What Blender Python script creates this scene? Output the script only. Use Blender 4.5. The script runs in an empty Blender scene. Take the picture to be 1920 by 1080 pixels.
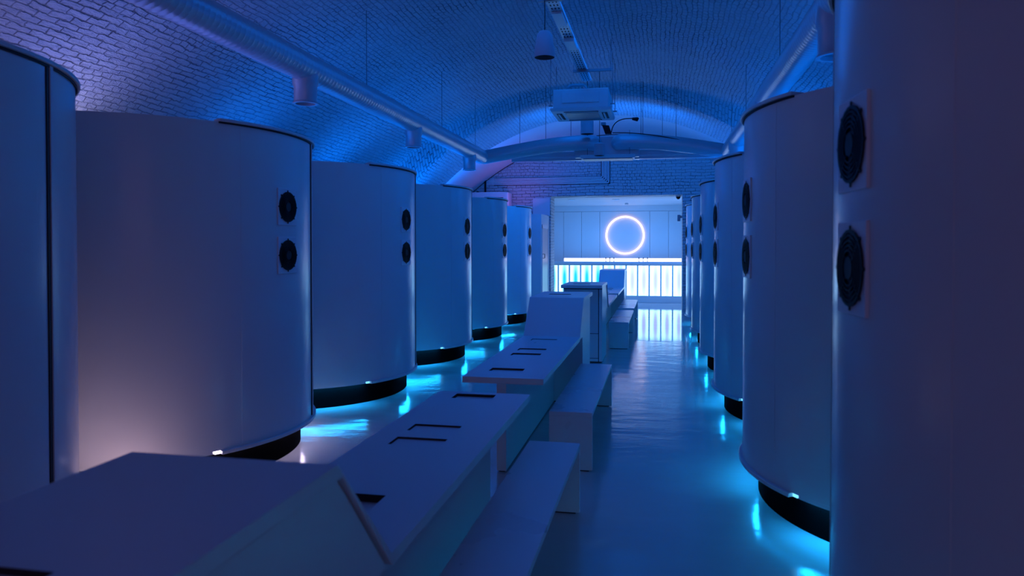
import bpy, bmesh, math, random
from mathutils import Vector, Matrix
random.seed(7)
sc = bpy.context.scene
COL = sc.collection
R_ = math.radians
sin, cos, pi = math.sin, math.cos, math.pi

# ------------------------------------------------------------------ camera
cam_d = bpy.data.cameras.new('camera')
cam = bpy.data.objects.new('camera', cam_d)
COL.objects.link(cam)
sc.camera = cam
cam_d.sensor_width = 36.0
cam_d.lens = 36.0 * 1367.24 / 1920.0
cam_d.shift_y = -(540.0 - 487.13) / 1920.0
cam_d.clip_start = 0.05
cam.location = (0, 0, 1.6)
cam.rotation_euler = (pi / 2 - 0.017647, 0, 0.198808)
cam_d.dof.use_dof = True
cam_d.dof.focus_distance = 12.0
cam_d.dof.aperture_fstop = 3.2

# ------------------------------------------------------------------ world, exposure
w = bpy.data.worlds.new('world')
sc.world = w
w.use_nodes = True
w.node_tree.nodes['Background'].inputs[0].default_value = (0.01, 0.02, 0.06, 1)
w.node_tree.nodes['Background'].inputs[1].default_value = 0.3
sc.view_settings.view_transform = 'Standard'
sc.view_settings.look = 'None'
sc.view_settings.gamma = 1
sc.view_settings.exposure = 0
sc.view_settings.use_curve_mapping = False

# room constants (metres)
XC = -1.08            # centre line of the vault
YEND = 18.4           # brick end wall
PODL = -3.987; PODR = 1.834; SP = 2.582
YL = [5.061 + SP * (i - 1) for i in range(6)]
YR = [4.930 + SP * (i - 1) for i in range(6)]

# ------------------------------------------------------------------ lights
def area(name, loc, direction, size, power, color, size_y=None):
    d = bpy.data.lights.new(name, 'AREA')
    d.energy = power; d.color = color
    d.shape = 'RECTANGLE'; d.size = size; d.size_y = size_y or size
    o = bpy.data.objects.new(name, d)
    o.location = loc
    o.rotation_euler = Vector(direction).to_track_quat('-Z', 'Y').to_euler()
    COL.objects.link(o)
    return o

BLUE = (0.0, 0.17, 1.0)
# blue fill added over the pod roofs without fixtures, out of the camera's sight
for i in range(6):
    k = (0.5, 0.8, 1.25, 1.7, 2.1, 2.6)[i]
    area('unseen_uplight', (-3.9, YL[i], 2.52), (0.15, 0, 1), 1.0, 12.5 * k, (0.13, 0.2, 1.0) if i < 2 else BLUE, 2.0)
    area('unseen_uplight', (1.75, YR[i], 2.52), (-0.15, 0, 1), 1.0, 12.5 * k, BLUE, 2.0)
# lamps standing at the outer wall in the gaps between the pods
for i in range(5):
    warm = (i == 0)
    area('gap_lamp', (-5.12, YL[i] + SP / 2, 1.9), (0.25, 0, 1), 0.2,
         9 if warm else 1.5, (0.5, 0.42, 1.0) if warm else BLUE, 0.6)
    area('gap_lamp', (2.98, YR[i] + SP / 2, 1.9), (-0.25, 0, 1), 0.2, 1.5, BLUE, 0.6)
# blue and violet fill added above cross duct and booth for the end bay
area('end_bay_fill', (-1.0, 13.1, 3.55), (0, 1, 0.02), 2.6, 60.0, (0.0, 0.17, 1.0), 0.15)
area('end_bay_fill', (-3.2, 17.6, 2.5), (-0.3, -0.1, 1), 0.8, 3.0, (0.62, 0.16, 0.75), 0.4)
area('bar_side_fill', (1.6, 20.2, 1.7), (-1, -0.35, 0), 1.4, 22.0, (0.12, 0.36, 1.0), 1.6)  # unseen fill added beside the bar to brighten jamb and booth
# pale lamp on the far side of the second left pod's roof
area('unseen_uplight', (-4.75, 5.25, 2.50), (-0.15, 0.1, 1), 0.25, 2.4, (0.72, 0.66, 1.0), 0.7)
# warm lamp on the floor between the first two pods
area('floor_lamp', (-3.1, 3.72, 0.06), (-0.35, 0.35, 1), 0.25, 0.9, (1.0, 0.66, 0.78))
# dim violet and blue fill added behind the camera, no fixtures
area('rear_fill', (-1.0, -3.6, 2.6), (0, 1, -0.25), 3.5, 6.5, (0.62, 0.36, 0.75), 1.6)
area('rear_fill', (-1.0, -1.0, 3.6), (0, 0.2, -1), 2.5, 3.0, (0.05, 0.2, 1.0), 1.6)
area('crown_fill', (-1.03, 8.5, 4.26), (0, 0, -1), 1.5, 56.0, BLUE, 8.0)  # blue fill added under the crown, no fixture there
area('rear_fill', (1.3, -2.2, 2.3), (-0.62, 1.0, -0.42), 2.4, 2.8, (1.0, 0.45, 0.75), 1.8)
# fill added in the bar room without fixtures, one down, one up
area('bar_fill', (-1.0, 19.9, 2.86), (0, 0.6, -1), 3.2, 56.0, (0.03, 0.28, 1.0), 0.6)
area('bar_fill', (-1.0, 21.9, 1.22), (0, 0.1, 1), 3.6, 26.0, (0.06, 0.36, 1.0), 0.3)

# ------------------------------------------------------------------ materials
def mat(name, color=(0.8, 0.8, 0.8), rough=0.5, metal=0.0, spec=0.5, noise=None, bump=None, coat=0.0):
    m = bpy.data.materials.new(name)
    m.use_nodes = True
    nt = m.node_tree; N = nt.nodes; L = nt.links
    b = N['Principled BSDF']
    b.inputs['Base Color'].default_value = (*color, 1)
    b.inputs['Roughness'].default_value = rough
    b.inputs['Metallic'].default_value = metal
    b.inputs['Specular IOR Level'].default_value = spec
    b.inputs['Coat Weight'].default_value = coat
    b.inputs['Coat Roughness'].default_value = 0.09
    tc = N.new('ShaderNodeTexCoord')
    if noise:
        sc_, amt = noise
        n = N.new('ShaderNodeTexNoise'); n.inputs['Scale'].default_value = sc_
        n.inputs['Detail'].default_value = 4
        L.new(tc.outputs['Object'], n.inputs['Vector'])
        r = N.new('ShaderNodeMapRange')
        r.inputs['To Min'].default_value = max(0.02, rough - amt)
        r.inputs['To Max'].default_value = rough + amt
        L.new(n.outputs['Fac'], r.inputs['Value']); L.new(r.outputs['Result'], b.inputs['Roughness'])
        mx = N.new('ShaderNodeMix'); mx.data_type = 'RGBA'
        mx.inputs[6].default_value = (*[c * 0.93 for c in color], 1)
        mx.inputs[7].default_value = (*color, 1)
        L.new(n.outputs['Fac'], mx.inputs[0]); L.new(mx.outputs[2], b.inputs['Base Color'])
    if bump:
        sc_, st, dist = bump
        n = N.new('ShaderNodeTexNoise'); n.inputs['Scale'].default_value = sc_
        n.inputs['Detail'].default_value = 3
        L.new(tc.outputs['Object'], n.inputs['Vector'])
        bp = N.new('ShaderNodeBump'); bp.inputs['Strength'].default_value = st
        bp.inputs['Distance'].default_value = dist
        L.new(n.outputs['Fac'], bp.inputs['Height']); L.new(bp.outputs['Normal'], b.inputs['Normal'])
    return m

def emit(name, color, strength):
    m = bpy.data.materials.new(name); m.use_nodes = True
    nt = m.node_tree; N = nt.nodes; L = nt.links
    N.remove(N['Principled BSDF'])
    e = N.new('ShaderNodeEmission')
    e.inputs[0].default_value = (*color, 1); e.inputs[1].default_value = strength
    L.new(e.outputs[0], N['Material Output'].inputs['Surface'])
    return m

def brick_mat(name, bump_s=1.0, joint=0.10, contrast=0.35, bw=0.235, row=0.076):
    """white-painted old brickwork: headers and stretchers mixed, wobbly courses, joints partly filled with paint"""
    m = bpy.data.materials.new(name); m.use_nodes = True
    nt = m.node_tree; N = nt.nodes; L = nt.links
    b = N['Principled BSDF']; b.inputs['Roughness'].default_value = 0.5
    uv = N.new('ShaderNodeTexCoord')
    def noise(scale, detail=4, rough=0.5, stretch=None, vec=None):
        n = N.new('ShaderNodeTexNoise'); n.inputs['Scale'].default_value = scale
        n.inputs['Detail'].default_value = detail; n.inputs['Roughness'].default_value = rough
        src = vec or uv.outputs['UV']
        if stretch:
            mp = N.new('ShaderNodeMapping'); mp.inputs['Scale'].default_value = stretch
            L.new(src, mp.inputs[0]); src = mp.outputs[0]
        L.new(src, n.inputs['Vector']); return n
    def rng(src, a, b_, c=0.0, d=1.0):
        r = N.new('ShaderNodeMapRange'); r.inputs['From Min'].default_value = a; r.inputs['From Max'].default_value = b_
        r.inputs['To Min'].default_value = c; r.inputs['To Max'].default_value = d
        L.new(src, r.inputs['Value']); return r.outputs['Result']
    def math_(op, x, y=None, z=None):
        q = N.new('ShaderNodeMath'); q.operation = op
        for i, k in enumerate((x, y, z)):
            if k is None: continue
            if isinstance(k, (int, float)): q.inputs[i].default_value = k
            else: L.new(k, q.inputs[i])
        return q.outputs[0]
    vec = uv.outputs['UV']
    for sc_, amp, st in ((1.1, 0.10, (1, 1, 1)), (7.0, 0.055, (0.6, 1, 1)), (26.0, 0.026, (1, 1, 1))):
        n0 = noise(sc_, 3, 0.6, st)
        sub = N.new('ShaderNodeVectorMath'); sub.operation = 'SUBTRACT'; sub.inputs[1].default_value = (0.5, 0.5, 0.5)
        L.new(n0.outputs['Color'], sub.inputs[0])
        scl = N.new('ShaderNodeVectorMath'); scl.operation = 'SCALE'; scl.inputs['Scale'].default_value = amp
        L.new(sub.outputs[0], scl.inputs[0])
        add = N.new('ShaderNodeVectorMath'); add.operation = 'ADD'
        L.new(vec, add.inputs[0]); L.new(scl.outputs[0], add.inputs[1]); vec = add.outputs[0]
    def brick(bw, off):
        br = N.new('ShaderNodeTexBrick')
        br.offset = off
        for k, v in (('Scale', 1.0), ('Brick Width', bw), ('Row Height', row), ('Mortar Size', 0.008), ('Mortar Smooth', 0.7), ('Bias', 0.0)):
            br.inputs[k].default_value = v
        br.inputs['Color1'].default_value = (1, 1, 1, 1); br.inputs['Color2'].default_value = (0.5, 0.5, 0.5, 1)
        L.new(vec, br.inputs['Vector']); return br
    A = brick(bw, 0.43); B = brick(bw / 2, 0.37)
    msk = rng(noise(0.8, 2, 0.5, (0.5, 1.6, 1)).outputs['Fac'], 0.49, 0.51)
    mf = N.new('ShaderNodeMix'); mf.data_type = 'FLOAT'
    L.new(msk, mf.inputs[0]); L.new(A.outputs['Fac'], mf.inputs[2]); L.new(B.outputs['Fac'], mf.inputs[3])
    mc = N.new('ShaderNodeMix'); mc.data_type = 'RGBA'
    L.new(msk, mc.inputs[0]); L.new(A.outputs['Color'], mc.inputs[6]); L.new(B.outputs['Color'], mc.inputs[7])
    fac = mf.outputs[0]
    sep = N.new('ShaderNodeSeparateColor'); L.new(mc.outputs[2], sep.inputs[0]); tone = sep.outputs[0]
    open_ = rng(noise(4.0, 5, 0.75).outputs['Fac'], 0.36, 0.56, 0.1, 1.0)          # fine open/filled pattern
    big = rng(noise(0.55, 3, 0.6).outputs['Fac'], 0.38, 0.60, 0.12, 1.0)           # large areas smothered in paint
    jm = math_('MULTIPLY', math_('MULTIPLY', fac, open_), big)
    chips = math_('MULTIPLY', rng(noise(13, 3, 0.7, (0.7, 1.3, 1)).outputs['Fac'], 0.66, 0.70), rng(noise(0.8, 2).outputs['Fac'], 0.56, 0.64))
    c1 = N.new('ShaderNodeMix'); c1.data_type = 'RGBA'
    c1.inputs[6].default_value = (0.80 - contrast * .5, 0.80 - contrast * .5, 0.83 - contrast * .5, 1); c1.inputs[7].default_value = (0.76, 0.76, 0.78, 1)
    L.new(math_('MULTIPLY_ADD', tone, 0.6, math_('MULTIPLY', noise(6, 5, 0.7).outputs['Fac'], 0.5)), c1.inputs[0])
    c2 = N.new('ShaderNodeMix'); c2.data_type = 'RGBA'
    L.new(jm, c2.inputs[0]); L.new(c1.outputs[2], c2.inputs[6]); c2.inputs[7].default_value = (joint, joint, joint * 1.2, 1)
    c3 = N.new('ShaderNodeMix'); c3.data_type = 'RGBA'
    L.new(chips, c3.inputs[0]); L.new(c2.outputs[2], c3.inputs[6]); c3.inputs[7].default_value = (0.09, 0.055, 0.06, 1)
    L.new(c3.outputs[2], b.inputs['Base Color'])
    h = math_('MULTIPLY', fac, math_('MULTIPLY', big, -1.0))
    h = math_('MULTIPLY_ADD', tone, 0.7, h)
    h = math_('MULTIPLY_ADD', noise(12, 6, 0.7, (0.55, 1.3, 1)).outputs['Fac'], 2.6, h)
    h = math_('MULTIPLY_ADD', chips, -0.8, h)
    bp = N.new('ShaderNodeBump'); bp.inputs['Strength'].default_value = bump_s; bp.inputs['Distance'].default_value = 0.035
    L.new(h, bp.inputs['Height']); L.new(bp.outputs['Normal'], b.inputs['Normal'])
    return m

M = {}
M['pod'] = mat('pod_white', (0.80, 0.80, 0.81), 0.24, noise=(1.5, 0.02), spec=0.5, coat=0.1)
M['rim'] = mat('rim_white', (0.70, 0.70, 0.71), 0.3, noise=(3, 0.03))
M['table'] = mat('table_white', (0.76, 0.76, 0.78), 0.30, noise=(2, 0.05), bump=(30, 0.05, 0.002))
M['bench'] = mat('bench_white', (0.76, 0.76, 0.78), 0.28, noise=(2, 0.05))
M['vent'] = mat('vent_plate_white', (0.88, 0.86, 0.88), 0.36, noise=(6, 0.03))
M['upright'] = mat('upright_white', (0.9, 0.9, 0.92), 0.4, noise=(6, 0.03))
M['black'] = mat('black_plastic', (0.004, 0.004, 0.005), 0.5, spec=0.2, noise=(20, 0.05))
M['basemat'] = mat('black_plinth', (0.0025, 0.0025, 0.003), 0.85, spec=0.03, noise=(8, 0.05))
M['gasket_and_shade'] = mat('dark_gasket_and_shade', (0.01, 0.01, 0.015), 0.6, noise=(20, 0.05))
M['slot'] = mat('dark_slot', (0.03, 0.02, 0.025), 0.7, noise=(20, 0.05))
M['paint'] = mat('painted_plaster', (0.76, 0.76, 0.78), 0.5, noise=(2.0, 0.08), bump=(6, 0.15, 0.01))
M['panel'] = mat('wall_panel', (0.72, 0.73, 0.76), 0.55, noise=(1.5, 0.04))
M['duct'] = mat('duct_white', (0.55, 0.56, 0.6), 0.32, metal=0.25, noise=(3, 0.05))
M['plastic'] = mat('white_plastic', (0.6, 0.6, 0.62), 0.4, noise=(6, 0.04))
M['grey'] = mat('grey_metal', (0.25, 0.26, 0.28), 0.4, metal=0.6, noise=(10, 0.05))
M['pendant'] = mat('pendant_shade', (0.55, 0.45, 0.50), 0.5, noise=(6, 0.04))
M['chrome'] = mat('chrome', (0.6, 0.6, 0.62), 0.15, metal=1.0, noise=(20, 0.03))
M['doorleaf'] = mat('door_leaf', (0.30, 0.33, 0.38), 0.3, noise=(2, 0.04))
M['ring'] = emit('ring_light', (1.0, 0.72, 0.74), 2.6)
M['strip'] = emit('backsplash_light', (0.55, 0.6, 1.0), 3.2)
M['led'] = emit('cyan_led', (0.01, 0.40, 1.0), 26.0)
M['led_dim'] = emit('cyan_led_dim', (0.0, 0.36, 1.0), 3.5)
M['led_notch'] = emit('led_glint', (0.16, 0.62, 1.0), 1.6)
M['led_warm'] = emit('white_led', (0.8, 0.66, 0.95), 9.0)
M['brick_vault'] = brick_mat('white_brick_vault', 1.0, 0.17, 0.6, 0.20, 0.058)
M['brick_end'] = brick_mat('white_brick_end', 0.8, 0.10, 0.3)

def floor_mat(name='floor_resin', r0=0.05, r1=0.14, bs=0.36, ripple=12.0):
    m = mat(name, (0.50, 0.50, 0.53), 0.14)
    nt = m.node_tree; N = nt.nodes; L = nt.links; b = N['Principled BSDF']
    b.inputs['Specular IOR Level'].default_value = 0.7
    tc = N.new('ShaderNodeTexCoord')
    n = N.new('ShaderNodeTexNoise'); n.inputs['Scale'].default_value = 1.3; n.inputs['Detail'].default_value = 6
    mp = N.new('ShaderNodeMapping'); mp.inputs['Scale'].default_value = (1, 2.2, 1)
    L.new(tc.outputs['Object'], mp.inputs[0]); L.new(mp.outputs[0], n.inputs['Vector'])
    r = N.new('ShaderNodeMapRange'); r.inputs['To Min'].default_value = r0; r.inputs['To Max'].default_value = r1
    L.new(n.outputs['Fac'], r.inputs['Value']); L.new(r.outputs['Result'], b.inputs['Roughness'])
    n2 = N.new('ShaderNodeTexNoise'); n2.inputs['Scale'].default_value = 110; n2.inputs['Detail'].default_value = 2
    L.new(tc.outputs['Object'], n2.inputs['Vector'])
    n3 = N.new('ShaderNodeTexNoise'); n3.inputs['Scale'].default_value = 2.2
    L.new(mp.outputs[0], n3.inputs['Vector'])
    ad = N.new('ShaderNodeMath'); ad.operation = 'MULTIPLY_ADD'; ad.inputs[1].default_value = ripple
    L.new(n3.outputs['Fac'], ad.inputs[0]); L.new(n2.outputs['Fac'], ad.inputs[2])
    bp = N.new('ShaderNodeBump'); bp.inputs['Strength'].default_value = bs; bp.inputs['Distance'].default_value = 0.0011
    L.new(ad.outputs[0], bp.inputs['Height']); L.new(bp.outputs['Normal'], b.inputs['Normal'])
    mx = N.new('ShaderNodeMix'); mx.data_type = 'RGBA'
    mx.inputs[6].default_value = (0.48, 0.48, 0.51, 1); mx.inputs[7].default_value = (0.58, 0.58, 0.60, 1)
    L.new(n.outputs['Fac'], mx.inputs[0]); L.new(mx.outputs[2], b.inputs['Base Color'])
    return m
M['floor'] = floor_mat()
M['floor_far'] = floor_mat('floor_resin_far', 0.02, 0.05, 0.10, 3.0)

def light_panel_mat(name, centre, strength, c_strength):
    m = bpy.data.materials.new(name); m.use_nodes = True
    nt = m.node_tree; N = nt.nodes; L = nt.links
    N.remove(N['Principled BSDF'])
    tc = N.new('ShaderNodeTexCoord')
    mp = N.new('ShaderNodeMapping'); mp.inputs['Location'].default_value = (-0.55, 0, -0.5)
    L.new(tc.outputs['Generated'], mp.inputs[0])
    m2 = N.new('ShaderNodeMapping'); m2.inputs['Scale'].default_value = (2.6, 0, 1.15)
    L.new(mp.outputs[0], m2.inputs[0])
    ln = N.new('ShaderNodeVectorMath'); ln.operation = 'LENGTH'; L.new(m2.outputs[0], ln.inputs[0])
    r = N.new('ShaderNodeMapRange'); r.interpolation_type = 'SMOOTHSTEP'
    r.inputs['From Min'].default_value = 0.2; r.inputs['From Max'].default_value = 0.95
    L.new(ln.outputs['Value'], r.inputs['Value'])
    mx = N.new('ShaderNodeMix'); mx.data_type = 'RGBA'
    mx.inputs[6].default_value = (*[c * c_strength for c in centre], 1)
    mx.inputs[7].default_value = (0.30 * strength, 0.62 * strength, 1.0 * strength, 1)
    L.new(r.outputs['Result'], mx.inputs[0])
    e = N.new('ShaderNodeEmission'); L.new(mx.outputs[2], e.inputs[0])
    L.new(e.outputs[0], N['Material Output'].inputs['Surface'])
    return m
M['lp_cyan'] = light_panel_mat('diffuser_cyan', (0.02, 0.75, 1.1), 3.2, 1.0)
M['lp_mid'] = light_panel_mat('diffuser_pale', (0.25, 0.75, 1.2), 3.4, 1.4)
M['lp_white'] = light_panel_mat('diffuser_white', (0.45, 0.55, 1.1), 4.0, 1.5)

# ------------------------------------------------------------------ mesh builder
class MB:
    def __init__(s):
        s.v = []; s.f = []; s.uv = None
    def add(s, vs, fs):
        o = len(s.v); s.v += [tuple(v) for v in vs]; s.f += [tuple(i + o for i in f) for f in fs]; return s
    def box(s, x0, x1, y0, y1, z0, z1):
        vs = [(x, y, z) for z in (z0, z1) for y in (y0, y1) for x in (x0, x1)]
        return s.add(vs, [(0, 2, 3, 1), (4, 5, 7, 6), (0, 1, 5, 4), (2, 6, 7, 3), (0, 4, 6, 2), (1, 3, 7, 5)])
    def tube(s, pts, r, n=12, cap=True):
        pts = [Vector(p) for p in pts]
        rs = r if isinstance(r, (list, tuple)) else [r] * len(pts)
        rings = []
        up0 = None
        for i, p in enumerate(pts):
            t = (pts[min(i + 1, len(pts) - 1)] - pts[max(i - 1, 0)]).normalized()
            if up0 is None:
                a = Vector((0, 0, 1)) if abs(t.z) < 0.9 else Vector((1, 0, 0))
            else:
                a = up0
            u = (a - t * a.dot(t)).normalized(); v = t.cross(u); up0 = u
            rings.append([p + (u * cos(2 * pi * k / n) + v * sin(2 * pi * k / n)) * rs[i] for k in range(n)])
        vs = [q for rg in rings for q in rg]; fs = []
        for i in range(len(pts) - 1):
            for k in range(n):
                a = i * n + k; b = i * n + (k + 1) % n
                fs.append((a, b, b + n, a + n))
        if cap:
            fs.append(tuple(range(n))[::-1]); fs.append(tuple((len(pts) - 1) * n + k for k in range(n)))
        return s.add(vs, fs)
    def lathe(s, prof, c=(0, 0), n=32):
        vs = []; fs = []
        m = len(prof)
        for k in range(n):
            a = 2 * pi * k / n
            for r, z in prof: vs.append((c[0] + r * cos(a), c[1] + r * sin(a), z))
        for k in range(n):
            for j in range(m - 1):
                a = k * m + j; b = ((k + 1) % n) * m + j
                fs.append((a, b, b + 1, a + 1))
        return s.add(vs, fs)
    def arc(s, a0, a1, r0, r1, z0, z1, mir=1, step=2.5):
        """closed curved slab between two radii; degrees; mir=-1 mirrors a to 180-a"""
        n = max(1, int(math.ceil(abs(a1 - a0) / step)))
        vs = []; fs = []
        for i in range(n + 1):
            a = R_(a0 + (a1 - a0) * i / n)
            for r, z in ((r0, z0), (r1, z0), (r1, z1), (r0, z1)):
                vs.append((mir * r * cos(a), r * sin(a), z))
        for i in range(n):
            for k in range(4):
                a = i * 4 + k; b = i * 4 + (k + 1) % 4
                fs.append((a, b, b + 4, a + 4))
        fs.append((3, 2, 1, 0)); fs.append((n * 4, n * 4 + 1, n * 4 + 2, n * 4 + 3))
        return s.add(vs, fs)
    def prism_x(s, poly, x0, x1):
        """polygon in (y,z) extruded along x"""
        n = len(poly)
        vs = [(x0, y, z) for y, z in poly] + [(x1, y, z) for y, z in poly]
        fs = [tuple(range(n)), tuple(range(2 * n - 1, n - 1, -1))]
        for i in range(n):
            j = (i + 1) % n
            fs.append((i, i + n, j + n, j))
        return s.add(vs, fs)
    def build(s, name, m, parent=None, smooth=None, bevel=None, uv=None):
        me = bpy.data.meshes.new(name)
        me.from_pydata(s.v, [], s.f)
        bm = bmesh.new(); bm.from_mesh(me)
        bmesh.ops.recalc_face_normals(bm, faces=bm.faces[:])
        if uv:
            lay = bm.loops.layers.uv.new('UVMap')
            for f in bm.faces:
                for l in f.loops: l[lay].uv = uv(l.vert.co)
        bm.to_mesh(me); bm.free()
        me.materials.append(m if not isinstance(m, str) else M[m])
        o = bpy.data.objects.new(name, me)
        COL.objects.link(o)
        if parent: o.parent = parent
        if bevel:
            b = o.modifiers.new('bevel', 'BEVEL'); b.width = bevel; b.segments = 2; b.limit_method = 'ANGLE'
            b.angle_limit = R_(25)
        if smooth:
            for p in me.polygons: p.use_smooth = True
            try: me.set_sharp_from_angle(angle=R_(smooth))
            except Exception: pass
        return o

def tag(o, label, cat, group=None):
    o['label'] = label; o['category'] = cat
    if group: o['group'] = group
    return o
def thing(name, loc, label, cat, group=None, rz=0):
    o = bpy.data.objects.new(name, None); COL.objects.link(o)
    o.location = loc; o.rotation_euler = (0, 0, rz); o.empty_display_size = 0.1
    return tag(o, label, cat, group)
def struct(o):
    o['kind'] = 'structure'; return o
def copy_tree(o, parent=None):
    c = o.copy(); COL.objects.link(c)
    if parent: c.parent = parent
    for ch in [x for x in o.children]:
        copy_tree(ch, c)
    return c

# ------------------------------------------------------------------ the setting
XL, XR = XC - 4.38, XC + 4.38
YB = -4.2
struct(MB().box(XL - .2, XR + .2, YB, 12.60, -0.1, 0).build('floor', 'floor'))
struct(MB().box(XL - .2, XR + .2, 12.604, 23.5, -0.1, 0).build('floor_far_bay', 'floor_far'))
struct(MB().box(XL - .2, XR + .2, 12.60, 12.604, -0.1, -0.002).build('trim_4', 'gasket_and_shade'))

def vault_z(x, y):
    """main vault radius 5.52, a lower arch band between y=12.9 and y=14.4"""
    d = x - XC
    a = -1.11 + math.sqrt(max(0.01, 5.52 ** 2 - d * d))
    def band(apex, R):
        return apex - R + math.sqrt(max(0.01, R * R - d * d))
    b = band(4.25, 4.55) if abs(d) < 4.5 else a
    b = min(a - 0.02, b)
    b2 = min(a - 0.02, band(4.17, 4.62))
    if y < 12.6 or y > 14.46: return a
    if y < 12.95:
        t = (y - 12.6) / 0.35; t = t * t * (3 - 2 * t); return a + (b - a) * t
    if y <= 14.36:
        t = (y - 12.95) / 1.41; return b + (b2 - b) * t
    t = (y - 14.36) / 0.10; return b2 + (a - b2) * t
def arc_len(x):
    return 5.52 * math.asin(max(-1, min(1, (x - XC) / 5.52)))
def vault(name, y0, y1, ys, m):
    NX = 96; vs = []; fs = []
    for y in ys:
        for i in range(NX + 1):
            x = XL + (XR - XL) * i / NX
            vs.append((x, y, vault_z(x, y)))
        # outer skin
        for i in range(NX + 1):
            x = XL + (XR - XL) * i / NX
            vs.append((x, y, vault_z(x, 0) + 0.35))
    W = NX + 1; n = len(ys)
    for j in range(n - 1):
        for i in range(NX):
            a = j * 2 * W + i
            fs.append((a, a + 1, a + 1 + 2 * W, a + 2 * W))
            b = a + W
            fs.append((b, b + 2 * W, b + 2 * W + 1, b + 1))
    for j in (0, n - 1):
        for i in range(NX):
            a = j * 2 * W + i; fs.append((a, a + W, a + W + 1, a + 1))
    for j in range(n - 1):
        for i in (0, NX):
            a = j * 2 * W + i; fs.append((a, a + W, a + 3 * W, a + 2 * W))
    mb = MB(); mb.v = vs; mb.f = fs
    return struct(mb.build(name, m, smooth=40, uv=lambda c: (c.y, arc_len(c.x))))
ys1 = [YB, 0, 4, 8, 12] + [12.6 + 0.35 * k / 8 for k in range(9)] + [13.3, 13.7, 14.0, 14.2, 14.36]
vault('ceiling', YB, 14.36, ys1, 'brick_vault')
ys2 = [14.36 + 0.1 * k / 4 for k in range(5)] + [15, 16, 17, YEND + 0.02]
vault('ceiling_end_bay', 14.36, YEND, ys2, 'paint')

ZS = vault_z(XL, 0)
struct(MB().box(XL - .25, XL, YB, YEND + .7, 0, ZS + .35).build('wall_left', 'brick_vault', uv=lambda c: (c.y, c.z)))
struct(MB().box(XR, XR + .25, YB, YEND + .7, 0, ZS + .35).build('wall_right', 'brick_vault', uv=lambda c: (c.y, c.z)))
struct(MB().box(XL - .25, XR + .25, YB - .2, YB, 0, 4.8).build('wall_rear', 'paint'))
# end wall with the big opening into the bar
OX0, OX1, OZ = -2.70, 0.567, 2.885
RV = 0.65
we = MB()
we.box(XL, OX0, YEND, YEND + RV, 0, OZ)
we.box(OX1, XR, YEND, YEND + RV, 0, OZ)
we.box(XL, XR, YEND, YEND + RV, OZ, 4.8)
struct(we.build('wall_end', 'brick_end', uv=lambda c: (c.x + c.y, c.z)))
vs_ = []
for i in range(61):
    x_ = -4.9 + 7.64 * i / 60
    vs_.append((x_, YEND - .012, vault_z(x_, 0) - .004))
struct(MB().tube(vs_, .012, 8).build('trim_3', 'gasket_and_shade', smooth=60))
# smooth boxed-in panel on the end wall left of the opening
struct(MB().box(-3.16, -2.72, YEND - .025, YEND + .01, 2.40, 2.845).build('trim_1', 'paint', bevel=0.004))
# bar room
BX0, BX1, BY = -3.75, 1.75, 23.2
struct(MB().box(BX0 - .15, BX0, YEND + RV, BY, 0, 3.0).build('wall_bar_left', 'paint'))
struct(MB().box(BX1, BX1 + .15, YEND + RV, BY, 0, 3.0).build('wall_bar_right', 'paint'))
struct(MB().box(BX0 - .15, BX1 + .15, BY, BY + .15, 0, 3.0).build('wall_bar_back', 'panel'))
struct(MB().box(BX0 - .15, BX1 + .15, YEND + RV, BY + .15, 2.885, 3.05).build('ceiling_bar', 'paint'))

# ------------------------------------------------------------------ pods
RB = 1.288
def curved(mir, a_deg, s, t, h):
    """point on the flat vent plate: s sideways, t up, h out from the pod skin"""
    if h > .0065: h = .0065 + (h - .0065) * .5
    a = R_(a_deg); r = RB - .0008 + h
    return (mir * (r * cos(a) - s * sin(a)), r * sin(a) + s * cos(a), t)

def fan_grille(mir, zc):
    mb = MB(); A = -4.0
    def ring(r, w, h0, h1, n=28):
        vs = []; fs = []
        for k in range(n):
            th = 2 * pi * k / n
            for rr, hh in ((r - w, h0), (r - w, h1), (r, h1), (r, h0)):
                vs.append(curved(mir, A, rr * cos(th), zc + rr * sin(th), hh))
        for k in range(n):
            for j in range(4):
                a = k * 4 + j; b = k * 4 + (j + 1) % 4
                c = ((k + 1) % n) * 4 + (j + 1) % 4; d = ((k + 1) % n) * 4 + j
                fs.append((a, b, c, d))
        mb.add(vs, fs)
    ring(.112, .010, .010, .020)
    for i, r in enumerate((.096, .082, .068, .054)):
        ring(r, .005, .014, .022 + i * .001)
    for k in range(8):                       # fixing tabs round the guard
        th = 2 * pi * k / 8 + (pi / 2)
        c0 = Vector((cos(th), sin(th))); n0 = Vector((-sin(th), cos(th)))
        vs = []
        for hh in (.010, .016):
            for q in (c0 * .108 - n0 * .006, c0 * .108 + n0 * .006, c0 * .123 + n0 * .0045, c0 * .123 - n0 * .0045):
                vs.append(curved(mir, A, q.x, zc + q.y, hh))
        mb.add(vs, [(0, 1, 2, 3), (7, 6, 5, 4), (0, 4, 5, 1), (1, 5, 6, 2), (2, 6, 7, 3), (3, 7, 4, 0)])
    for k in range(4):                       # spokes
        th = 2 * pi * k / 4 + pi / 4
        c0 = Vector((cos(th), sin(th))); n0 = Vector((-sin(th), cos(th)))
        vs = []
        for hh in (.013, .021):
            for q in (c0 * .03 - n0 * .003, c0 * .03 + n0 * .003, c0 * .105 + n0 * .003, c0 * .105 - n0 * .003):
                vs.append(curved(mir, A, q.x, zc + q.y, hh))
        mb.add(vs, [(0, 1, 2, 3), (7, 6, 5, 4), (0, 4, 5, 1), (1, 5, 6, 2), (2, 6, 7, 3), (3, 7, 4, 0)])
    return mb
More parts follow.
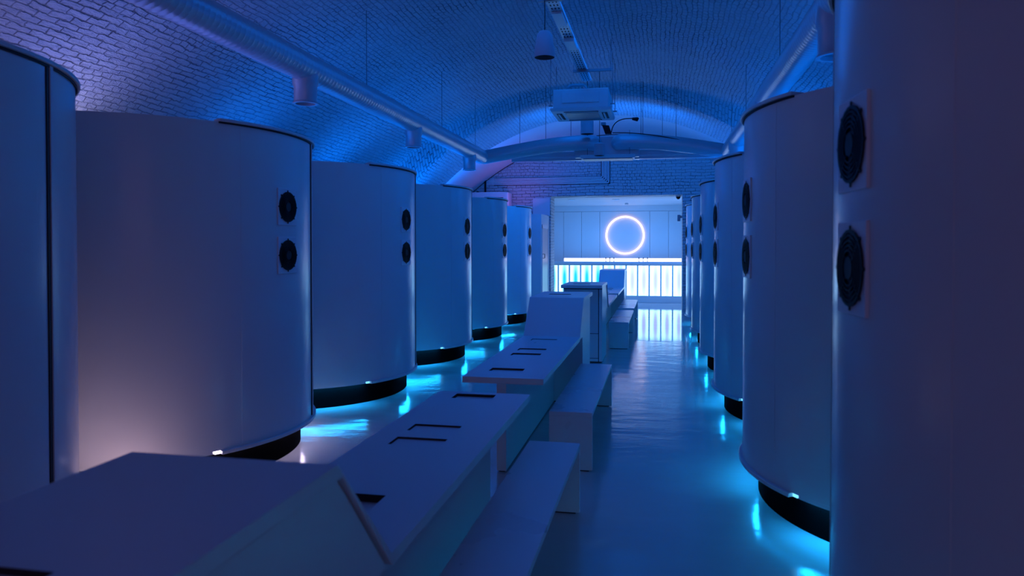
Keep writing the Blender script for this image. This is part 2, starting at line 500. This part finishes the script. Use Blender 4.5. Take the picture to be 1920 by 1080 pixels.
def disc(mir, zc, r, h, A=-4.0, n=28):
    mb = MB()
    vs = [curved(mir, A, 0, zc, h)]
    for rr, hh in ((r, h), (r, h - .012)):
        vs += [curved(mir, A, rr * cos(2 * pi * k / n), zc + rr * sin(2 * pi * k / n), hh) for k in range(n)]
    fs = [(0, 1 + k, 1 + (k + 1) % n) for k in range(n)]
    fs += [(1 + k, 1 + n + k, 1 + n + (k + 1) % n, 1 + (k + 1) % n) for k in range(n)]
    return mb.add(vs, fs)

def make_pod(mir, warm=False):
    root = thing('dining_pod', (0, 0, 0), '', 'pod')
    # shell: closed drum
    b = MB()
    prof = [(0.0, 2.40), (1.22, 2.40), (1.24, 2.436), (RB, 2.436), (RB, 0.232), (1.20, 0.232), (0, 0.232)]
    b.lathe(prof, n=160)
    b.arc(-329 + 78, -33.4, 1.2, RB + .001, 0.214, 0.236, mir)      # lower lip on the part without a track
    b.build('body', 'pod', root, smooth=35)
    d = MB()
    d.arc(-24.0, 17.3, RB - .004, RB + .0015, .238, 2.424, mir, 1.5)
    d.build('door', 'pod', root, smooth=35)
    MB().arc(17.4, 18.35, RB - .004, RB + .007, .238, 2.43, mir, 1).build('door_seal', 'gasket_and_shade', root)
    MB().arc(18.4, 19.7, RB - .004, RB + .012, .236, 2.436, mir, 1).build('door_post', 'rim', root, bevel=.002)
    MB().arc(-31, 72, 1.22, 1.312, 2.438, 2.458, mir, 1.5).build('top_track', 'rim', root, smooth=35, bevel=.003)
    MB().arc(-31, 72, RB - .01, RB + .010, 2.426, 2.437, mir, 1.5).build('top_shadow_line', 'gasket_and_shade', root)  # dark strip standing in for the shadow under the top track
    MB().arc(-31, 72, 1.215, 1.312, .207, .232, mir, 1.5).build('bottom_track', 'rim', root, smooth=35, bevel=.003)
    p = MB()
    p.lathe([(0, .0), (1.187, .0), (1.187, .231), (0, .231)], n=96)
    for k in range(40):
        a = 360 * k / 40
        p.arc(a - .18, a + .18, 1.18, 1.192, .150, .158, 1, 1)
    p.build('base', 'basemat', root, smooth=35)
    led = 'led_warm' if warm else 'led'
    MB().arc(-251, -31.5, 1.195, 1.256, .2095, .2138, mir).build('led_strip', led, root)
    MB().arc(-32.7, -31.1, 1.262, 1.283, .211, .230, mir).build('led_strip', 'led_notch' if not warm else led, root)
    MB().arc(-30, -4, 1.192, 1.21, .214, .2315, mir).build('led_strip', 'led_dim' if not warm else 'led_warm', root)
    MB().arc(-2, 70, 1.192, 1.212, .190, .2315, mir).build('led_strip', led, root)
    for zc in (1.895, 1.539):
        pl = MB()
        vs = [curved(mir, -4.0, a_, zc + b_, h_) for h_ in (-.004, .0065) for a_, b_ in ((-.121, -.135), (.121, -.135), (.121, .135), (-.121, .135))]
        pl.add(vs, [(0, 3, 2, 1), (4, 5, 6, 7), (0, 1, 5, 4), (1, 2, 6, 5), (2, 3, 7, 6), (3, 0, 4, 7)])
        plate = pl.build('vent_plate', 'vent', root, bevel=.002)
        disc(mir, zc, .103, .0115).build('fan', 'black', plate)
        g = fan_grille(mir, zc).build('fan_guard', 'black', plate)
        disc(mir, zc, .034, .024, n=20).build('fan_hub', 'gasket_and_shade', plate)
    return root

ordl = ['White cylindrical pod cut off by the left edge of the photo, nearest on the left',
        'Large white cylindrical pod with warm glow low on its side, second on the left',
        'White cylindrical pod with two round fans, third from the front on the left',
        'White cylindrical pod, fourth on the left, under the second hanging duct outlet',
        'White cylindrical pod, fifth on the left, beneath the boxed duct on the brick wall',
        'Farthest and smallest white cylindrical pod on the left, beside the storage booth']
ordr = ['Huge white cylindrical pod filling the right edge of the photo, fans at eye level',
        'Large white cylindrical pod second on the right with its black base in full view',
        'White cylindrical pod third from the front in the right row',
        'Narrow-looking white cylindrical pod fourth from the front in the right row',
        'Sliver of white cylindrical pod fifth from the front in the right row',
        'Farthest white cylindrical pod on the right, against the brick end wall']
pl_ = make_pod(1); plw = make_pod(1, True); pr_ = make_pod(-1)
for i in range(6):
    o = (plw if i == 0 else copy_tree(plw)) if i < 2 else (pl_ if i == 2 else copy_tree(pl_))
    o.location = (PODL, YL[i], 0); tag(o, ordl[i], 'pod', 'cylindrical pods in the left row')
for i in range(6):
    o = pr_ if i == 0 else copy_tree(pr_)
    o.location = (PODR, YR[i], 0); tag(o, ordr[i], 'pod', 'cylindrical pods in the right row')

# ------------------------------------------------------------------ tables
TX0, TX1 = -1.31, -0.75
ZT, TH = 0.72, 0.042
ZB = 1.08
def ribbon_top(holes):
    """folded top: flat slab 0..2.30, slope to 2.65, high shelf to 3.65; holes in the flat part and shelf"""
    mb = MB()
    xs = sorted(set([TX0, TX1] + [v for h in holes for v in h[:2]]))
    ysf = sorted(set([0.0, 2.30] + [v for h in holes for v in h[2:4] if h[2] < 2.3]))
    ysh = sorted(set([2.65, 3.65] + [v for h in holes for v in h[2:4] if h[2] > 2.3]))
    def inhole(x, y):
        return any(h[0] < x < h[1] and h[2] < y < h[3] for h in holes)
    for ysx, z in ((ysf, ZT), (ysh, ZB)):
        for i in range(len(xs) - 1):
            for j in range(len(ysx) - 1):
                xa, xb, ya, yb = xs[i], xs[i + 1], ysx[j], ysx[j + 1]
                if inhole((xa + xb) / 2, (ya + yb) / 2): continue
                mb.add([(xa, ya, z), (xb, ya, z), (xb, yb, z), (xa, yb, z)], [(0, 1, 2, 3)])
    for i in range(len(xs) - 1):
        xa, xb = xs[i], xs[i + 1]
        mb.add([(xa, 2.30, ZT), (xb, 2.30, ZT), (xb, 2.65, ZB), (xa, 2.65, ZB)], [(0, 1, 2, 3)])
    # underside and edges
    top = [(0, ZT), (2.30, ZT), (2.65, ZB), (3.65, ZB)]
    bot = [(3.65, ZB - TH), (2.625, ZB - TH), (2.285, ZT - TH), (0, ZT - TH)]
    for x in (TX0, TX1):
        for (a, b, c, d) in ((0, 1, 2, 3),):
            pass
        for k in range(3):
            mb.add([(x, *top[k]), (x, *top[k + 1]), (x, *bot[2 - k]), (x, *bot[3 - k])], [(0, 1, 2, 3)])
    for k in range(3):
        mb.add([(TX0, *bot[k]), (TX1, *bot[k]), (TX1, *bot[k + 1]), (TX0, *bot[k + 1])], [(0, 1, 2, 3)])
    mb.add([(TX0, 0, ZT), (TX1, 0, ZT), (TX1, 0, ZT - TH), (TX0, 0, ZT - TH)], [(0, 1, 2, 3)])
    mb.add([(TX0, 3.65, ZB), (TX1, 3.65, ZB), (TX1, 3.65, ZB - TH), (TX0, 3.65, ZB - TH)], [(0, 1, 2, 3)])
    return mb
def flip(mb, y0, s):
    mb.v = [(x, y0 + s * y, z) for x, y, z in mb.v]; return mb
def weld(o):
    bm = bmesh.new(); bm.from_mesh(o.data)
    bmesh.ops.remove_doubles(bm, verts=bm.verts[:], dist=1e-5)
    bmesh.ops.recalc_face_normals(bm, faces=bm.faces[:])
    bm.to_mesh(o.data); bm.free()
def make_table(y0, s, holes, label, extra=None):
    """y0: world y of the low end; s=+1 rises away from the camera, -1 towards it"""
    root = thing('long_table', (0, 0, 0), label, 'table', 'tables with a raised end in the middle row')
    hl = []
    for (xa, xb, ya, yb, dp) in holes:      # world y ranges to local
        la, lb = sorted((s * (ya - y0), s * (yb - y0)))
        hl.append((xa, xb, la, lb, dp))
    t = flip(ribbon_top(hl), y0, s).build('tabletop', 'table', root)
    weld(t)
    bv = t.modifiers.new('bevel', 'BEVEL'); bv.width = .007; bv.segments = 2; bv.limit_method = 'ANGLE'; bv.angle_limit = R_(20)
    # spine panel, raised block
    sx = TX0 + .185 if s > 0 else TX1 - .255          # the same table turned round: spine off-centre the other way
    sp = MB().box(sx, sx + .07, .25, 2.70, .012, ZT - TH - .001)
    flip(sp, y0, s).build('spine_panel', 'table', root, bevel=.002)
    bl = MB()
    bl.prism_x([(2.66, .012), (3.45, .012), (3.45, ZB - TH - .0008), (2.632, ZB - TH - .0008), (2.30, ZT - TH - .001), (2.66, ZT - TH - .001)], TX0 + .012, TX1 - .012)
    blk = flip(bl, y0, s).build('cabinet', 'table', root, bevel=.003)
    ft = MB().box(sx + .015, sx + .055, .27, 2.68, 0, .012).box(TX0 + .03, TX1 - .03, 2.68, 3.43, 0, .012)
    flip(ft, y0, s).build('foot', 'slot', root)
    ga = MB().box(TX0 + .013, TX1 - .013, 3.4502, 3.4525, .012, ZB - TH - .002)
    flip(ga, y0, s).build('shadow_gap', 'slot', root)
    flip(MB().box(TX1 - .055, TX1 - .012, 3.4505, 3.466, .02, ZB - TH - .022), y0, s).build('stile', 'table', blk, bevel=.002)
    flip(MB().box(TX0 + .012, TX0 + .04, 3.4505, 3.466, .02, ZB - TH - .022), y0, s).build('stile', 'table', blk, bevel=.002)
    for (za, zb) in ((.02, .06), (.068, .40), (.408, ZB - TH - .022)):
        dr = MB().box(TX0 + .046, TX1 - .066, 3.4505, 3.464, za, zb)
        flip(dr, y0, s).build('door', 'table', blk, bevel=.002)
    for (xa, xb, la, lb, dp) in hl:
        z = ZT if la < 2.3 else ZB
        w_ = MB()
        e = .0015
        w_.box(xa - e, xa, la, lb, z - .04, z - .0012).box(xb, xb + e, la, lb, z - .04, z - .0012)
        w_.box(xa, xb, la - e, la, z - .04, z - .0012).box(xa, xb, lb, lb + e, z - .04, z - .0012)
        w_.box(xa, xb, la, lb, z - .0415, z - .04)
        flip(w_, y0, s).build('slot_lining', 'slot', root)
        fl = MB().box(xa + .003, xb - .003, la + .003, lb - .003, z - dp - .008, z - dp)
        flip(fl, y0, s).build('slot_flap', 'table', root)
    return root
SX0, SX1 = -1.185, -0.945
T1 = make_table(4.27, -1, [(SX0, SX1, 4.085, 4.215, .016), (SX0, SX1, 3.32, 3.45, .009), (SX0, SX1, 3.07, 3.20, .009),
                           (SX0, SX1, 2.20, 2.43, .028), (SX0, SX1, .86, .99, .012)],
                'long white table nearest the camera, its raised end filling the bottom left corner')
T2 = make_table(4.78, 1, [(SX0, SX1, 5.04, 5.17, .014), (SX0, SX1, 5.80, 5.93, .011), (SX0, SX1, 6.09, 6.22, .009),
                          (SX0, SX1, 6.76, 6.88, .005), (SX0, SX1, 7.9, 8.02, .006)],
                'long white table with its raised end away from the camera, second in the row')
T3 = make_table(13.52, -1, [(SX0, SX1, 13.2, 13.33, .01), (SX0, SX1, 12.4, 12.53, .01), (SX0, SX1, 11.6, 11.75, .01), (SX0, SX1, 10.2, 10.33, .01)],
                'white table whose tall dark-lined cabinet end faces the camera, third in the row')
T4 = make_table(13.9, 1, [(SX0, SX1, 14.2, 14.33, .02), (SX0, SX1, 15.0, 15.13, .02), (SX0, SX1, 15.5, 15.63, .02)],
                'farthest white table, its raised end standing out against the glowing bar')

# ------------------------------------------------------------------ benches
def make_bench(ya, yb, label):
    root = thing('bench', (-.615, (ya + yb) / 2, 0), label, 'bench', 'white benches along the right of the tables')
    L = (yb - ya) / 2
    s = MB().box(-.155, .155, -L, L, .39, .42).build('seat', 'bench', root, bevel=.002)
    for sg in (-1, 1):
        y = sg * (L - .015)
        MB().box(-.155, .155, y - .015, y + .015, .008, .3895).build('leg', 'bench', root, bevel=.002)
        MB().box(-.13, .13, y - .012, y + .012, 0, .008).build('foot', 'slot', root)
    return root
make_bench(2.15, 4.36, 'long white bench beside the nearest table, running out of the bottom of the photo')
make_bench(5.17, 7.36, 'white bench with its end panel facing us beside the second table')
make_bench(11.52, 13.76, 'small distant white bench beside the third table')
make_bench(14.2, 16.5, 'farthest white bench, next to the last table by the bar')

# ------------------------------------------------------------------ ducts
def spiral_tube(p0, p1, r, pitch=.06, n=24):
    """duct with fine raised spiral seams every `pitch`"""
    p0, p1 = Vector(p0), Vector(p1); L = (p1 - p0).length; k = int(L / pitch)
    pts = []; rs = []
    for i in range(k):
        a = i / k; b = (i + .93) / k; c = (i + .965) / k
        for t, q in ((a, r), (b, r), (c, r * 1.004)):
            pts.append(p0.lerp(p1, t)); rs.append(q)
    pts.append(p1); rs.append(r)
    return MB().tube(pts, rs, n)
DZ = 3.15; DR = .125
def outlet(parent, x, y, z0, z1, r=.098):
    mb = MB()
    prof = [(r * 1.12, z0 + 0.0), (r * 1.12, z0 - .12), (r, z0 - .14), (r, z1 + .02), (r * 1.1, z1 + .008), (r * 1.1, z1), (r * .86, z1), (r * .84, z1 + .05), (0, z1 + .06)]
    mb.lathe(prof, (x, y), 28)
    o = mb.build('outlet', 'duct', parent, smooth=35)
    mg = MB().lathe([(0, z1 + .03), (r * .8, z1 + .03)], (x, y), 24).build('outlet_grille', 'grey', o)
    return o
ld = thing('air_duct', (0, 0, 0), 'long round white spiral duct hung above the left row of pods, with down outlets', 'duct', 'round air ducts under the vault')
spiral_tube((-3.0, -2.5, DZ), (-3.0, 12.2, DZ), DR).build('duct_pipe', 'duct', ld, smooth=50)
for y in (.2, 3.02, 5.85, 8.68, 11.41): outlet(ld, -3.0, y, 3.12, 2.835)
rd = thing('air_duct', (0, 0, 0), 'long round white spiral duct hung above the right row of pods', 'duct', 'round air ducts under the vault')
spiral_tube((1.10, -2.5, DZ), (1.10, 12.2, DZ), DR).build('duct_pipe', 'duct', rd, smooth=50)
for y in (-.15, 2.3, 4.95, 8.0, 10.9): outlet(rd, 1.10, y, 3.12, 2.80, .115)
def rod(mb, x, y, z, r=.004):
    mb.tube([(x, y, z), (x, y, vault_z(x, y) + .01)], r, 6)
for y in (4.4, 7.2, 9.9, 11.8):
    for x_, par in ((-3.0, ld), (1.10, rd)):
        hang = MB(); rod(hang, x_, y, DZ + .1); hang.build('hanger_rod', 'grey', par)

# cross duct: two round branches rising to a central box
cd = thing('cross_duct', (0, 12.3, 0), 'pair of white ducts meeting at a central box across the vault', 'duct')
def loc12(mb):
    mb.v = [(x, y - 12.3, z) for x, y, z in mb.v]; return mb
for sg, xe, xi in ((-1, -3.0, -1.20), (1, 1.10, -.55)):
    pts = []; rs = []
    for i in range(15):
        t = i / 14
        pts.append((xe + (xi - xe) * t, 12.32, DZ + .205 * math.sin(t * pi / 2) ** 1.1)); rs.append(.118 + .012 * t)
    for k in range(1, 7):
        a = k / 6 * pi / 2
        pts.append((xi - sg * .12 * sin(a), 12.32 + .12 * (1 - cos(a)), DZ + .205)); rs.append(.13)
    loc12(MB().tube(pts, rs, 24)).build('branch_pipe', 'duct', cd, smooth=50)
loc12(MB().box(-1.42, -.33, 12.44, 12.95, 3.12, 3.47)).build('plenum_box', 'duct', cd, bevel=.01)
loc12(MB().box(-2.55, 1.05, 12.62, 12.70, 3.10, 3.25)).build('steel_channel', 'duct', cd, bevel=.003)
loc12(MB().tube([(-2.2, 12.15, 3.095), (1.0, 12.15, 3.095)], .008, 8)).build('conduit', 'plastic', cd)
for x in (-2.35, -1.9, -1.47, -.3, -.27, .05, .27):
    hr = MB(); rod(hr, x, 12.35, 3.40 if -1.6 < x < 0 else 3.33, .0035)
    loc12(hr).build('hanger_rod', 'gasket_and_shade', cd)
bx = thing('ceiling_cassette', (-.83, 12.05, 3.04), 'slim white slab fitting with a dark underside below the cross duct', 'ceiling fitting')
MB().box(-.44, .44, -.04, .30, .012, .07).build('casing', 'plastic', bx, bevel=.004)
MB().box(-.40, .40, -.03, .28, 0, .012).build('underside', 'grey', bx)
for x in (-.35, .35): MB().tube([(x, .2, .07), (x, .2, .5)], .003, 6).build('hanger_rod', 'gasket_and_shade', bx)

# ------------------------------------------------------------------ pendants
def pendant(x, y, zb, label, cr=.088, h=.22, cone=.72, ztop=None):
    root = thing('pendant_lamp', (x, y, zb), label, 'lamp', 'pendant lamps down the middle of the vault')
    MB().lathe([(cr * .97, 0), (cr, .012), (cr * .94, h * .4), (cr * cone, h * .88), (cr * .5, h), (0, h), ], n=32).build('shade', 'pendant', root, smooth=50)
    MB().lathe([(cr * .96, .003), (cr * .8, .02), (0, .06)], n=32).build('reflector', 'slot', root, smooth=50)
    zt = (ztop or vault_z(x, y)) - zb
    MB().tube([(0, 0, h), (.004, 0, (h + zt) / 2), (0, 0, zt + .005)], .0045, 8).build('cable', 'gasket_and_shade', root)
    return root
pendant(-1.085, 6.97, 3.42, 'cone shaped pendant lamp nearest the camera at the top of the photo', .10, .25, .72, 3.962)
o = pendant(-.94, 11.75, 3.06, 'small cylindrical pendant lamp in front of the slim slab fitting', .085, .21, .96)
o = pendant(-1.17, 12.1, 3.465, 'cylindrical lamp showing just under the air conditioner', .11, .24, .97)

# ------------------------------------------------------------------ air conditioner
ac = thing('air_conditioner', (-1.115, 10.95, 3.56), 'white ceiling cassette air conditioner hung on rods below the vault', 'air conditioner')
MB().box(-.40, .40, -.42, .42, .045, .32).build('casing', 'plastic', ac, bevel=.01)
pn = MB()
pn.add([(-.445, -.45, .045), (.445, -.45, .045), (.445, .45, .045), (-.445, .45, .045),
        (-.43, -.435, 0), (.43, -.435, 0), (.43, .435, 0), (-.43, .435, 0)],
       [(0, 1, 2, 3), (7, 6, 5, 4), (0, 4, 5, 1), (1, 5, 6, 2), (2, 6, 7, 3), (3, 7, 4, 0)])
panel = pn.build('panel', 'plastic', ac, bevel=.004)
MB().box(-.24, .24, -.28, .28, -.008, 0).build('intake_grille', 'grey', panel, bevel=.003)
for (a, b, c, d) in ((-.37, -.29, -.25, .25), (.29, .37, -.25, .25), (-.25, .25, -.38, -.31), (-.25, .25, .31, .38)):
    MB().box(a, b, c, d, -.004, 0).build('air_slot', 'slot', panel)
    lv = MB()
    if b - a < .2: lv.box(a + .02, a + .045, c + .01, d - .01, -.012, -.004)
    else: lv.box(a + .01, b - .01, c + .02, c + .045, -.012, -.004)
    lv.build('louvre', 'plastic', panel)
MB().box(-.27, .27, -.434, -.421, .12, .27).build('control_box', 'plastic', ac, bevel=.003)
MB().box(-.05, .05, -.441, -.435, .13, .20).build('control_cover', 'plastic', ac, bevel=.002)
for x in (-.45, .45):
    for y in (-.3, .3):
        r = MB().tube([(x, y, .10), (x, y, vault_z(-1.115 + x, 10.95 + y) - 3.56)], .005, 8)
        r.box(x - .03, x + .03, y - .015, y + .015, .10, .115)
        r.build('hanger_rod', 'grey', ac)
MB().tube([(-.22, -.1, .31), (-.22, -.1, .40), (-.20, -.1, .425), (-.17, -.1, .44), (.0, -.05, .45), (.02, .2, .45), (.02, .35, .47)], .022, 12).build('insulated_pipe', 'grey', ac, smooth=50)

# ------------------------------------------------------------------ cable tray
ct = thing('cable_tray', (-1.03, 0, 4.0), 'perforated white cable tray running along the crown of the vault', 'cable tray')
MB().box(-.065, .065, 3.0, 10.6, 0, .004).build('tray_floor', 'duct', ct)
for x in (-.065, .065):
    MB().box(x - .002, x + .002, 3.0, 10.6, 0, .03).build('side_rail', 'duct', ct)
sl = MB()
y = 6.9
while y < 10.5:
    for x in (-.035, 0.0, .035): sl.box(x - .007, x + .007, y, y + .05, -.0015, -.0002)
    y += .10
sl.build('perforation', 'slot', ct)
for x in (-.045, -.02, .008, .036):
    MB().tube([(x, 3.0, .018), (x, 10.55, .018)], .010, 8).build('cable', 'plastic', ct)
for (y, xa, xb) in ((4.2, -.12, .12), (7.0, -.12, .12), (9.9, -.12, .40)):
    s = MB().box(xa, xb, y - .02, y + .02, -.035, -.002)
    for x in (xa + .01, xb - .01): s.tube([(x, y, -.03), (x, y, vault_z(-1.03 + x, y) - 4.0 + .004)], .004, 6)
    s.build('support_bracket', 'grey', ct)
MB().box(-.055, .055, 7.4, 7.85, -.03, -.002).build('junction_cover', 'plastic', ct, bevel=.004)
MB().box(-.05, .07, 8.35, 8.75, -.05, -.002).build('junction_cover', 'plastic', ct, bevel=.004)

# black spotlight and plug over the cross duct
sp = thing('spotlight', (-.86, 12.2, 3.475), 'small black box spotlight sitting on top of the cross duct', 'spotlight')
b = MB(); b.add([(-.02, -.06, 0), (.085, -.06, 0), (.045, -.06, .13), (-.07, -.06, .14), (-.02, .06, 0), (.085, .06, 0), (.045, .06, .13), (-.07, .06, .14)],
                [(0, 1, 2, 3), (7, 6, 5, 4), (0, 4, 5, 1), (1, 5, 6, 2), (2, 6, 7, 3), (3, 7, 4, 0)])
b.build('housing', 'black', sp, bevel=.005)
MB().box(-.09, -.01, -.03, .05, .14, .19).build('bracket', 'grey', sp, bevel=.004)
cb = MB()
pts = []
for i in range(15):
    t = i / 14
    pts.append((.08 + .05 * t + .30 * t ** 2.2, 0.0, .02 + .22 * math.sin(min(1, t * 1.15) * pi / 2)))
cb.tube(pts, .008, 8); cb.build('power_cable', 'black', sp, smooth=50)
MB().tube([(.42, 0, .235), (.50, 0, .225), (.52, 0, .215)], [.02, .035, .03], 12).build('plug', 'black', sp, smooth=50)
tag(MB().tube([(-.76 + .1 * i, 12.22, 3.492 - .0016 * i ** 1.9) for i in range(13)], .007, 8).build('draped_cable', 'black', smooth=50),
    'thin black cable lying along the top of the right cross duct', 'cable')

# ------------------------------------------------------------------ pipes on the end wall
pb = thing('conduit_bundle', (0, YEND - .03, 0), 'bundle of painted pipes running across the brick end wall and turning up', 'pipes')
for k in range(5):
    z = 3.205 + .036 * k; x = -1.235 - .040 * k
    xs = -4.6
    while vault_z(xs, 0) < z + .03: xs += .01
    MB().tube([(xs, 0, z), (x - .03, 0, z), (x - .008, 0, z + .008), (x, 0, z + .03), (x, 0, 4.2)], .015, 10).build('pipe', 'paint', pb, smooth=50)
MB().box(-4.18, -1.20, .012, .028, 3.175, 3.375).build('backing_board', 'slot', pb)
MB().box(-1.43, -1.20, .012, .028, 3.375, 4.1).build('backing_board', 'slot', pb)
tag(MB().tube([(-4.40, YEND - .05, 2.99), (-4.40, YEND - .05, 3.34)], .025, 12).build('wall_pipe', 'black', smooth=50),
    'short dark vertical pipe on the end wall above the boxed duct', 'pipe')
tag(MB().tube([(-4.55, YEND - .25, 2.45), (-4.55, YEND - .25, 3.02)], .03, 12).build('wall_pipe', 'black', smooth=50),
    'short black pipe rising behind the fourth pod near the vault corner', 'pipe')
bd = thing('boxed_duct', (-4.1, 18.1, 2.4), 'white rectangular boxed duct above the fifth left pod, turning down', 'duct')
MB().box(-.55, .30, -.22, .26, .44, .58).build('horizontal_box', 'pod', bd, bevel=.01)
MB().box(.26, .40, -.22, .26, 0.0, .58).build('down_box', 'pod', bd, bevel=.03)

# ------------------------------------------------------------------ storage booth with door
sb = thing('storage_booth', (-3.24, 17.75, 0), 'plain white box room with a door beside the farthest left pod', 'booth')
MB().box(-.50, .50, -.63, .64, 0, 2.385).build('body', 'panel', sb, bevel=.004)
dfm = MB().box(.50, .515, -.54, -.50, 0, 2.10).box(.50, .515, .38, .42, 0, 2.10).box(.50, .515, -.54, .42, 2.05, 2.14)
dfm.build('door_frame', 'rim', sb)
dl = MB().box(.501, .508, -.50, .38, .01, 2.05).build('door', 'doorleaf', sb)
MB().tube([(.508, -.42, 1.33), (.55, -.42, 1.33), (.55, -.42, 1.43), (.508, -.42, 1.43)], .008, 8).build('handle', 'black', dl)

# ------------------------------------------------------------------ bar
bar = thing('bar_counter', (0, 0, 0), 'long white bar counter with glowing cyan and white front panels', 'bar')
UP = [-3.545 + .3275 * k for k in range(17)]
MB().box(-3.7, 1.72, 21.16, 21.85, 1.105, 1.165).build('worktop', 'panel', bar, bevel=.006)
MB().box(-3.7, 1.70, 21.30, 21.80, 0, 1.105).build('carcass', 'panel', bar)
MB().box(-3.7, 1.70, 21.20, 21.30, 0, .20).build('plinth', 'panel', bar, bevel=.004)
MB().box(-3.7, 1.70, 21.20, 21.30, 1.065, 1.105).build('top_rail', 'panel', bar)
for u in UP:
    MB().box(u - .021, u + .021, 21.20, 21.29, .20, 1.065).build('upright', 'upright', bar)
for k in range(len(UP) - 1):
    a, b = UP[k] + .021, UP[k + 1] - .021
    m = 'lp_cyan' if k < 6 else ('lp_mid' if k < 8 else 'lp_white')
    MB().box(a, b, 21.255, 21.27, .20, 1.065).build('light_panel', m, bar)
for k, x in enumerate((-1.517, -1.40, -1.285, -.566, -.445, -.323)):
    tp = thing('bar_tap', (x, 21.4, 1.165), 'slim black tap on the bar counter, %s' % ('first in the left trio', 'middle of the left trio', 'last in the left trio', 'first in the right trio', 'middle of the right trio', 'last in the right trio')[k], 'tap', 'slim taps standing on the bar')
    MB().tube([(0, 0, 0), (0, 0, .09)], [.010, .007], 10).build('stem', 'gasket_and_shade', tp)
    MB().tube([(0, 0, .085), (0, 0, .125)], [.012, .015], 10).build('handle', 'black', tp)

# wall cabinets and backsplash
cabs = [(-3.70, -2.945), (-2.94, -2.383), (-2.378, -1.815), (-1.81, -.278), (-.273, .286), (.291, .85), (.855, 1.70)]
cl = ['white wall cabinet at the far left of the bar', 'second flush white cabinet from the left behind the bar', 'flush white cabinet just left of the ring light panel',
      'wide flush white panel behind the glowing ring', 'flush white cabinet just right of the ring light panel', 'flush white cabinet at the right edge of the bar opening', 'white wall cabinet hidden behind the right jamb']
for (a, b), l in zip(cabs, cl):
    z0 = 1.25 if a > -3 else 0
    c = thing('wall_cabinet', ((a + b) / 2, 23.0, z0), l, 'cabinet', 'flush cabinets on the back wall of the bar')
    h = (b - a) / 2
    MB().box(-h + .004, h - .004, -.13, .199, 0, 2.70 - z0).build('carcass', 'gasket_and_shade', c)
    MB().box(-h + .001, h - .001, -.15, -.1305, 0, 2.70 - z0).build('door', 'panel', c, bevel=.002)
struct(MB().box(-3.74, 1.74, 22.86, 23.19, 2.705, 2.884).build('trim_2', 'panel'))
bs = thing('backsplash_light', (0, 23.0, 1.0), 'bright white strip light glowing along the wall behind the bar', 'light')
MB().box(-2.93, 1.70, -.12, .19, 0, .248).build('diffuser', 'strip', bs)
MB().box(-3.0 + .06, 1.70, -.125, .19, -.02, 0).build('shelf', 'panel', bs)
rg = thing('ring_light', (-1.03, 22.80, 1.963), 'large glowing white ring light on the wall behind the bar', 'light')
mb = MB(); n = 96; pts = [(.57 * cos(2 * pi * k / n), 0, .57 * sin(2 * pi * k / n)) for k in range(n + 1)]
mb.tube(pts, .024, 12, cap=False)
mb.build('neon_tube', 'ring', rg, smooth=60)
st = MB()
for a in (45, 135, 225, 315):
    st.box(.57 * cos(R_(a)) - .01, .57 * cos(R_(a)) + .01, .02, .05, .57 * sin(R_(a)) - .01, .57 * sin(R_(a)) + .01)
st.build('clips', 'plastic', rg)

# small fittings in the bar ceiling and the opening
for k, (x, y) in enumerate(((-2.35, 19.9), (-1.15, 19.9))):
    d = thing('downlight', (x, y, 2.885), ('unlit recessed downlight in the bar ceiling, left one', 'unlit recessed downlight in the bar ceiling, near the centre')[k], 'downlight', 'recessed downlights over the bar')
    MB().lathe([(.10, 0), (.10, -.008), (.075, -.010), (.07, -.002)], n=24).build('bezel', 'plastic', d)
    MB().lathe([(0, -.001), (.07, -.003)], n=24).build('lens', 'grey', d)
sd = thing('smoke_detector', (-.93, 21.6, 2.885), 'small white smoke detector on the bar ceiling above the ring', 'smoke detector')
MB().lathe([(0, -.05), (.05, -.045), (.055, -.02), (.03, -.018), (.06, 0)], n=24).build('head', 'plastic', sd, smooth=40)
cc = thing('security_camera', (.47, 18.75, 2.885), 'dark dome security camera in the top right corner of the opening', 'camera')
MB().lathe([(.06, 0), (.06, -.03), (0, -.03)], n=24).build('mount', 'plastic', cc, smooth=40)
MB().lathe([(.055, -.03), (.05, -.06), (.03, -.085), (0, -.095)], n=24).build('dome', 'black', cc, smooth=60)
sk = thing('wall_speaker', (.50, 18.7, 2.33), 'small dark box fixed to the right jamb of the opening', 'speaker')
MB().box(-.05, .02, -.05, .05, -.09, .07).build('housing', 'grey', sk, bevel=.008)
MB().box(.02, .067, -.015, .015, -.01, .05).build('bracket', 'grey', sk)
